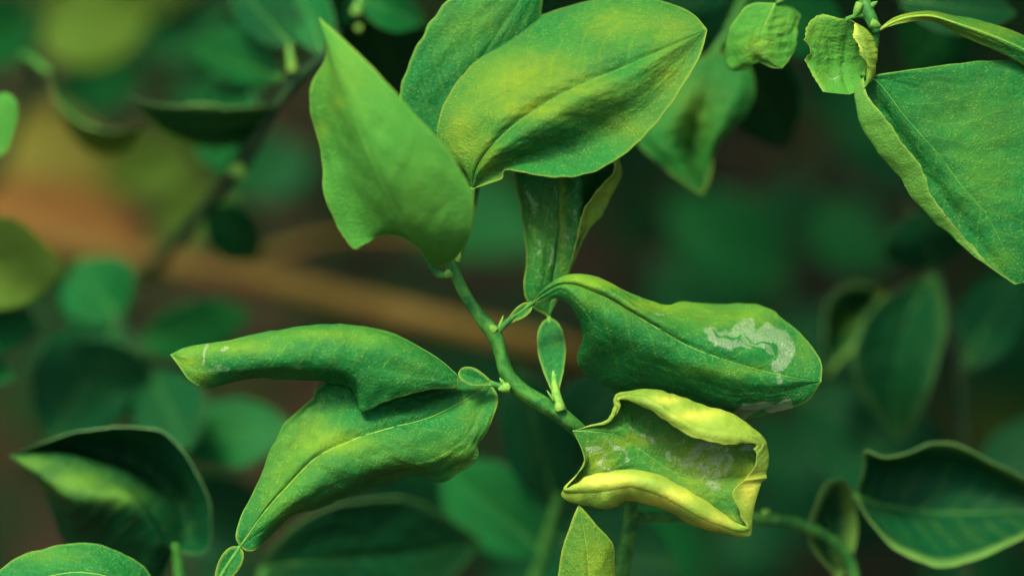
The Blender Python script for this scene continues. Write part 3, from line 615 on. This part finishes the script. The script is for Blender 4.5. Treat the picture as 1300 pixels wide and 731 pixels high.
simple(s7, (950, -30, -360), (800, -20, -420), 50, MAT, tilt=.4, seed=193)
simple(s7, (925, 40, -320), (1000, 190, -520), 50, MAT, tilt=-.3, seed=194)

# ------------------------------------------------------------------ top right corner, dark leaf behind
s8 = thing('citrus_shoot', 'dark blurred citrus shoot along the top right edge', 'plant shoot', P(1330, -120, -300))
tube('stem', [(1140, 0, -250), (1230, -30, -270), (1330, -120, -300)], [5, 7, 8], 'twig', s8, n=24)
simple(s8, (1140, 0, -250), (1290, 18, -260), 34, MAT, tilt=.5, seed=201)
simple(s8, (1230, -28, -270), (1150, 90, -420), 50, MID, tilt=-.3, seed=202)

# ------------------------------------------------------------------ brown branch across the left
br = thing('branch', 'thick brown woody branch crossing the left background, out of focus', 'branch', P(-260, 262, -1400))
tube('limb', [(-260, 262, -1400), (-60, 292, -1350), (100, 318, -1310), (260, 345, -1280), (420, 378, -1250), (560, 412, -1230), (680, 440, -1260), (820, 475, -1500), (980, 500, -1900), (1150, 540, -2500), (1300, 600, -3200)], [19, 20, 21, 23, 24, 25, 25, 24, 23, 22, 20], 'bark', br, seg=18, n=140, lump=.08)
tube('side_branch', [(300, 352, -1275), (360, 320, -1310), (440, 300, -1350), (560, 300, -1430)], [12, 10, 9, 8], 'bark', br, n=40, lump=.08)

# ------------------------------------------------------------------ upper left shoot: dark twig and wavy-edged leaf
s9 = thing('citrus_shoot', 'blurred dark twig at upper left with a wavy-edged leaf lying level', 'plant shoot', P(190, 345, -860))
tube('stem', [(430, 40, -300), (412, 72, -310), (385, 95, -330), (350, 140, -370), (305, 212, -440), (255, 270, -600), (190, 345, -860)], [6, 8, 9, 9, 9.5, 10, 11], 'twig', s9, n=60, lump=.08)
bud(372, 92, -325, -6, -34, 7, s9); bud(308, 214, -425, -18, 6, 11, s9); bud(300, 214, -425, 14, 14, 9, s9)
blade('leaf', [
    [(362, 130, -370), (335, 133, -345), (290, 132, -335), (250, 133, -330), (225, 137, -328), (195, 133, -328), (172, 126, -332), (160, 118, -340)],
    [(362, 130, -370), (330, 150, -380), (280, 158, -385), (230, 155, -380), (190, 142, -365), (160, 118, -340)],
    [(362, 130, -370), (340, 165, -440), (300, 188, -470), (250, 188, -480), (205, 165, -440), (160, 118, -340)]],
    s9, ('mid', 'under_mature', 'margin_dull'), seed=211, N=70, K=40, yellow=[(240, 134, 100, 4, .6)], edge=.25, label='level leaf with a pale wavy front edge')
simple(s9, (360, 100, -380), (240, 60, -640), 42, MID, tilt=.5, seed=212, fold=.4)
simple(s9, (372, 60, -340), (290, -30, -480), 44, MAT, tilt=.3, seed=213, fold=.3)
simple(s9, (412, 72, -312), (372, -40, -420), 30, MID, tilt=.3, seed=214)
simple(s9, (330, 170, -400), (240, 150, -760), 60, MID, tilt=.1, seed=215)
simple(s9, (262, 262, -580), (330, 330, -700), 34, MID, tilt=.4, seed=216)

# ------------------------------------------------------------------ top centre, dark leaves
s10 = thing('citrus_shoot', 'dark blurred citrus shoot at the top edge left of the big leaf', 'plant shoot', P(480, -160, -420))
tube('stem', [(452, 20, -330), (462, -30, -360), (480, -160, -420)], [5, 6, 8], 'stem', s10, n=20)
bud(452, 18, -330, 4, -14, 8, s10); bud(455, 34, -330, 2, 8, 6, s10)
simple(s10, (456, -2, -340), (540, 30, -380), 26, MID, tilt=.4, seed=221)
simple(s10, (460, -20, -350), (400, 40, -420), 26, MAT, tilt=.4, seed=222)
simple(s10, (462, -30, -360), (520, 170, -620), 60, MAT, tilt=-.4, seed=223)

# ------------------------------------------------------------------ far left: yellowing shoot
s11 = thing('citrus_shoot', 'yellowing citrus shoot far out of focus at the left edge', 'plant shoot', P(-120, 420, -1450))
tube('stem', [(-120, 420, -1450), (-40, 280, -1370), (10, 180, -1300), (40, 100, -1250), (50, 0, -1250)], [12, 11, 10, 8, 6], 'twig', s11, n=40)
simple(s11, (0, 150, -2000), (150, 262, -1900), 60, YEL, tilt=.3, seed=231, label='yellow leaf')
lf = blade('leaf', [
    [(62, 90, -480), (70, 125, -470), (100, 155, -460), (140, 165, -460), (192, 160, -470)],
    [(62, 90, -480), (78, 128, -510), (108, 160, -520), (145, 174, -510), (192, 160, -470)],
    [(62, 90, -480), (80, 150, -590), (110, 190, -600), (150, 195, -570), (192, 160, -470)]], s11, LIM, seed=232, N=60, K=36, label='curved lime-coloured leaf', edge=.2)
wire(lf, [(40, 100, -1250), (30, 70, -600), (62, 92, -482)], [6, 5, 5])
simple(s11, (45, 50, -1250), (190, 20, -1350), 50, LIM, tilt=.3, seed=234)
simple(s11, (48, 20, -1250), (-60, 60, -1150), 50, MID, tilt=.3, seed=235)
dl = thing('fallen_leaf', 'curled orange-brown dead leaf caught behind the yellow leaf, out of focus', 'leaf', P(-40, 250, -1900))
simple(dl, (-40, 250, -1900), (190, 305, -1850), 50, DED, tilt=.45, cup=24, arch=20, seed=236, rib='bark', name='leaf_blade', N=40, K=24)

# ------------------------------------------------------------------ left edge leaves
s12 = thing('citrus_shoot', 'bright blurred citrus leaves entering from the left edge', 'plant shoot', P(-200, 500, -420))
tube('stem', [(-200, 500, -420), (-100, 380, -380), (-50, 240, -330), (-40, 80, -300)], [10, 9, 8, 6], 'stem', s12, n=30)
simple(s12, (-46, 150, -300), (10, 190, -260), 60, ('dull', 'under', 'margin_dull'), tilt=-.2, seed=241, sway=0)
simple(s12, (-90, 360, -370), (82, 338, -460), 60, LIM, tilt=.2, seed=242, sway=-14)
simple(s12, (-105, 390, -380), (50, 420, -470), 48, MID, tilt=.4, seed=243)
simple(s12, (-140, 430, -400), (20, 480, -440), 34, MID, tilt=.4, seed=244)

# ------------------------------------------------------------------ left middle, large dark leaves
s13 = thing('citrus_shoot', 'dark soft citrus shoot in the left middle below the brown branch', 'plant shoot', P(190, 960, -700))
tube('stem', [(150, 400, -640), (190, 480, -620), (215, 580, -630), (200, 760, -660), (190, 960, -700)], [6, 8, 9, 11, 12], 'twig', s13, n=40)
simple(s13, (150, 410, -640), (60, 560, -520), 66, MAT, tilt=.25, seed=251)
simple(s13, (200, 520, -620), (78, 440, -560), 46, MAT, tilt=.4, seed=252)
simple(s13, (150, 405, -640), (100, 330, -700), 52, MID, tilt=.4, seed=253)
simple(s13, (190, 470, -615), (240, 570, -480), 48, MAT, tilt=-.3, seed=254)
simple(s13, (215, 560, -625), (372, 540, -580), 44, MID, tilt=.5, seed=255)
simple(s13, (175, 440, -630), (320, 395, -900), 36, MID, tilt=.5, seed=256)
simple(s13, (205, 690, -650), (330, 620, -700), 50, MAT, tilt=.4, seed=257)

# ------------------------------------------------------------------ bottom centre, large dark leaf
s14 = thing('citrus_shoot', 'dark citrus shoot at the bottom centre behind the wavy leaf', 'plant shoot', P(640, 960, -480))
tube('stem', [(640, 960, -480), (655, 820, -460), (690, 700, -440), (715, 600, -420), (705, 520, -400)], [12, 11, 9, 7, 5], 'stem', s14, n=40)
simple(s14, (330, 720, -380), (612, 690, -480), 74, MAT, tilt=-.35, cup=20, arch=24, seed=261, N=60, K=30, label='large dark leaf', edge=.25, edgew=.15)
wire(s14, [(650, 840, -462), (500, 860, -380), (350, 800, -390), (333, 722, -380)], [6, 6, 6, 6])
simple(s14, (705, 640, -430), (660, 470, -380), 46, MAT, tilt=.3, seed=262)
simple(s14, (712, 590, -420), (790, 470, -420), 50, MAT, tilt=.3, seed=263)
simple(s14, (700, 680, -440), (860, 720, -380), 56, MAT, tilt=.3, seed=264)
simple(s14, (690, 700, -440), (560, 590, -560), 56, MID, tilt=.4, seed=265)

# ------------------------------------------------------------------ far right background, soft green leaves
s15 = thing('citrus_shoot', 'far soft green citrus shoot in the right background between the sharp leaves', 'plant shoot', P(900, 900, -1900))
tube('stem', [(1080, 100, -1750), (1040, 240, -1740), (980, 420, -1750), (930, 620, -1800), (900, 900, -1900)], [6, 8, 9, 10, 12], 'twig', s15, n=40)
for i_, (b, t_, w_, m_, tl_) in enumerate([((1030, 260), (1130, 340), 46, MID, .45), ((1060, 180), (1130, 120), 48, MID, .5), ((1000, 370), (850, 250), 62, MID, .45), ((990, 400), (1090, 470), 46, MAT, .3), ((960, 500), (830, 330), 50, MAT, .3),
        ((1020, 300), (960, 250), 56, MAT, .2), ((940, 590), (1060, 560), 50, MAT, .4), ((920, 660), (990, 720), 46, MAT, .3), ((1075, 110), (1010, 110), 44, MAT, .5), ((1060, 170), (1200, 230), 40, MAT, .5)]):
    simple(s15, (*b, -1750), (*t_, -1660 - 60 * (i_ % 3)), w_, m_, tilt=tl_, cup=14, arch=20, seed=300 + i_, N=24, K=12)
s16 = thing('citrus_shoot', 'far olive citrus shoot melting into blur in the upper left background', 'plant shoot', P(330, 300, -1900))
tube('stem', [(60, -120, -1700), (140, 0, -1700), (210, 120, -1750), (330, 300, -1900)], [7, 8, 9, 10], 'twig', s16, n=40)
for i_, (b, t_, w_, m_, tl_) in enumerate([((140, 0), (10, 40), 46, LIM, .5), ((170, 50), (300, 20), 46, MID, .5), ((190, 90), (60, 120), 44, MID, .5), ((150, 10), (240, -60), 44, LIM, .5), ((215, 130), (330, 90), 44, MID, .4), ((250, 190), (130, 230), 44, LIM, .4), ((280, 230), (400, 200), 44, MAT, .4), ((290, 240), (190, 300), 40, LIM, .4)]):
    simple(s16, (*b, -1740), (*t_, -1650 - 60 * (i_ % 3)), w_, m_, tilt=tl_, cup=14, arch=20, seed=330 + i_, N=24, K=12)

# ------------------------------------------------------------------ the shrub's own leaf mass far behind, plus unseen leaves added for shade: nobody could count it
def leaf_mass(name, label, count, place, mats, probs, seed):
    r = np.random.default_rng(seed)
    prof = np.array([(0, .03), (.18, .62), (.42, 1.0), (.68, .85), (.88, .42), (1, .02)])
    V, F, FM = [], [], []; base = 0
    pts = place(r, count)
    for p in pts:
        L = r.uniform(.05, .085); wd = L * r.uniform(.2, .27); az = r.uniform(0, 2 * math.pi); el = r.uniform(-.7, .5); roll = r.uniform(-.7, .7)
        ax = np.array([math.cos(az) * math.cos(el), math.sin(az) * math.cos(el), math.sin(el)])
        sd_ = np.cross(ax, (0, 0, 1)); sd_ /= np.linalg.norm(sd_); up = np.cross(sd_, ax)
        sd_, up = sd_ * math.cos(roll) + up * math.sin(roll), up * math.cos(roll) - sd_ * math.sin(roll)
        dr = r.uniform(.05, .3); fo = r.uniform(.1, .6)
        for s, w_ in prof:
            c = p + ax * L * s - up * L * dr * s * s
            V += [c + sd_ * wd * w_ + up * wd * w_ * fo, c, c - sd_ * wd * w_ + up * wd * w_ * fo]
        mi = r.choice(len(mats), p=probs)
        for i in range(len(prof) - 1):
            a = base + i * 3
            F += [(a, a + 1, a + 4, a + 3), (a + 1, a + 2, a + 5, a + 4)]; FM += [mi, mi]
        base += 3 * len(prof)
    o = mesh_obj(name, np.array(V), F, mats, None, FM)
    o['kind'] = 'stuff'; o['label'] = label; o['category'] = 'foliage'
    return o
def project(p):
    q = (p - CL) @ CMn; d = -q[:, 2]
    return 650 + q[:, 0] / d * FOCUS / S, 365.5 - q[:, 1] / d * FOCUS / S, d
def behind(r, n):
    out = []
    while len(out) < n:
        p = np.stack([r.uniform(-1.3, 1.3, 4000), r.uniform(.1, 2.3, 4000), r.uniform(.02, 1.7, 4000)], 1)
        x, y, d = project(p)
        seen = (x > -250) & (x < 1550) & (y > -250) & (y < 980)
        ok = np.where(seen, d > .93, (p[:, 1] > .22 + .25 * np.clip(1.1 - p[:, 2], 0, 1)))
        thin = np.exp(-(((x - 190) / 260) ** 2 + ((y - 300) / 300) ** 2)) * .97       # the shrub is open to the soil on its left side
        for cx, cy_, rr in ((955, 185, 60), (1125, 275, 70), (640, 250, 30), (1290, 520, 50)): thin = np.maximum(thin, np.exp(-((x - cx) ** 2 + (y - cy_) ** 2) / rr ** 2))
        ok &= ~(~seen & (p[:, 0] < -.3) & (p[:, 2] > .45) & (r.uniform(0, 1, 4000) < .7))  # unseen leaves thinned out on the left to let light reach the soil
        ok &= ~(seen & (r.uniform(0, 1, 4000) < thin))
        out += list(p[ok])
    m = 2600                                                            # unseen leaves added overhead to keep the right side in shade
    out = out[:n - m] + list(np.stack([r.uniform(-.02, .5, m), r.uniform(.06, .55, m), r.uniform(.98, 1.3, m)], 1))
    return np.array(out)
leaf_mass('background_foliage', 'dense dark citrus foliage far behind, blurred into one mass, with unseen leaves added overhead for shade', 15000, behind, ['mature', 'mid', 'lime'], [.50, .44, .06], 5)
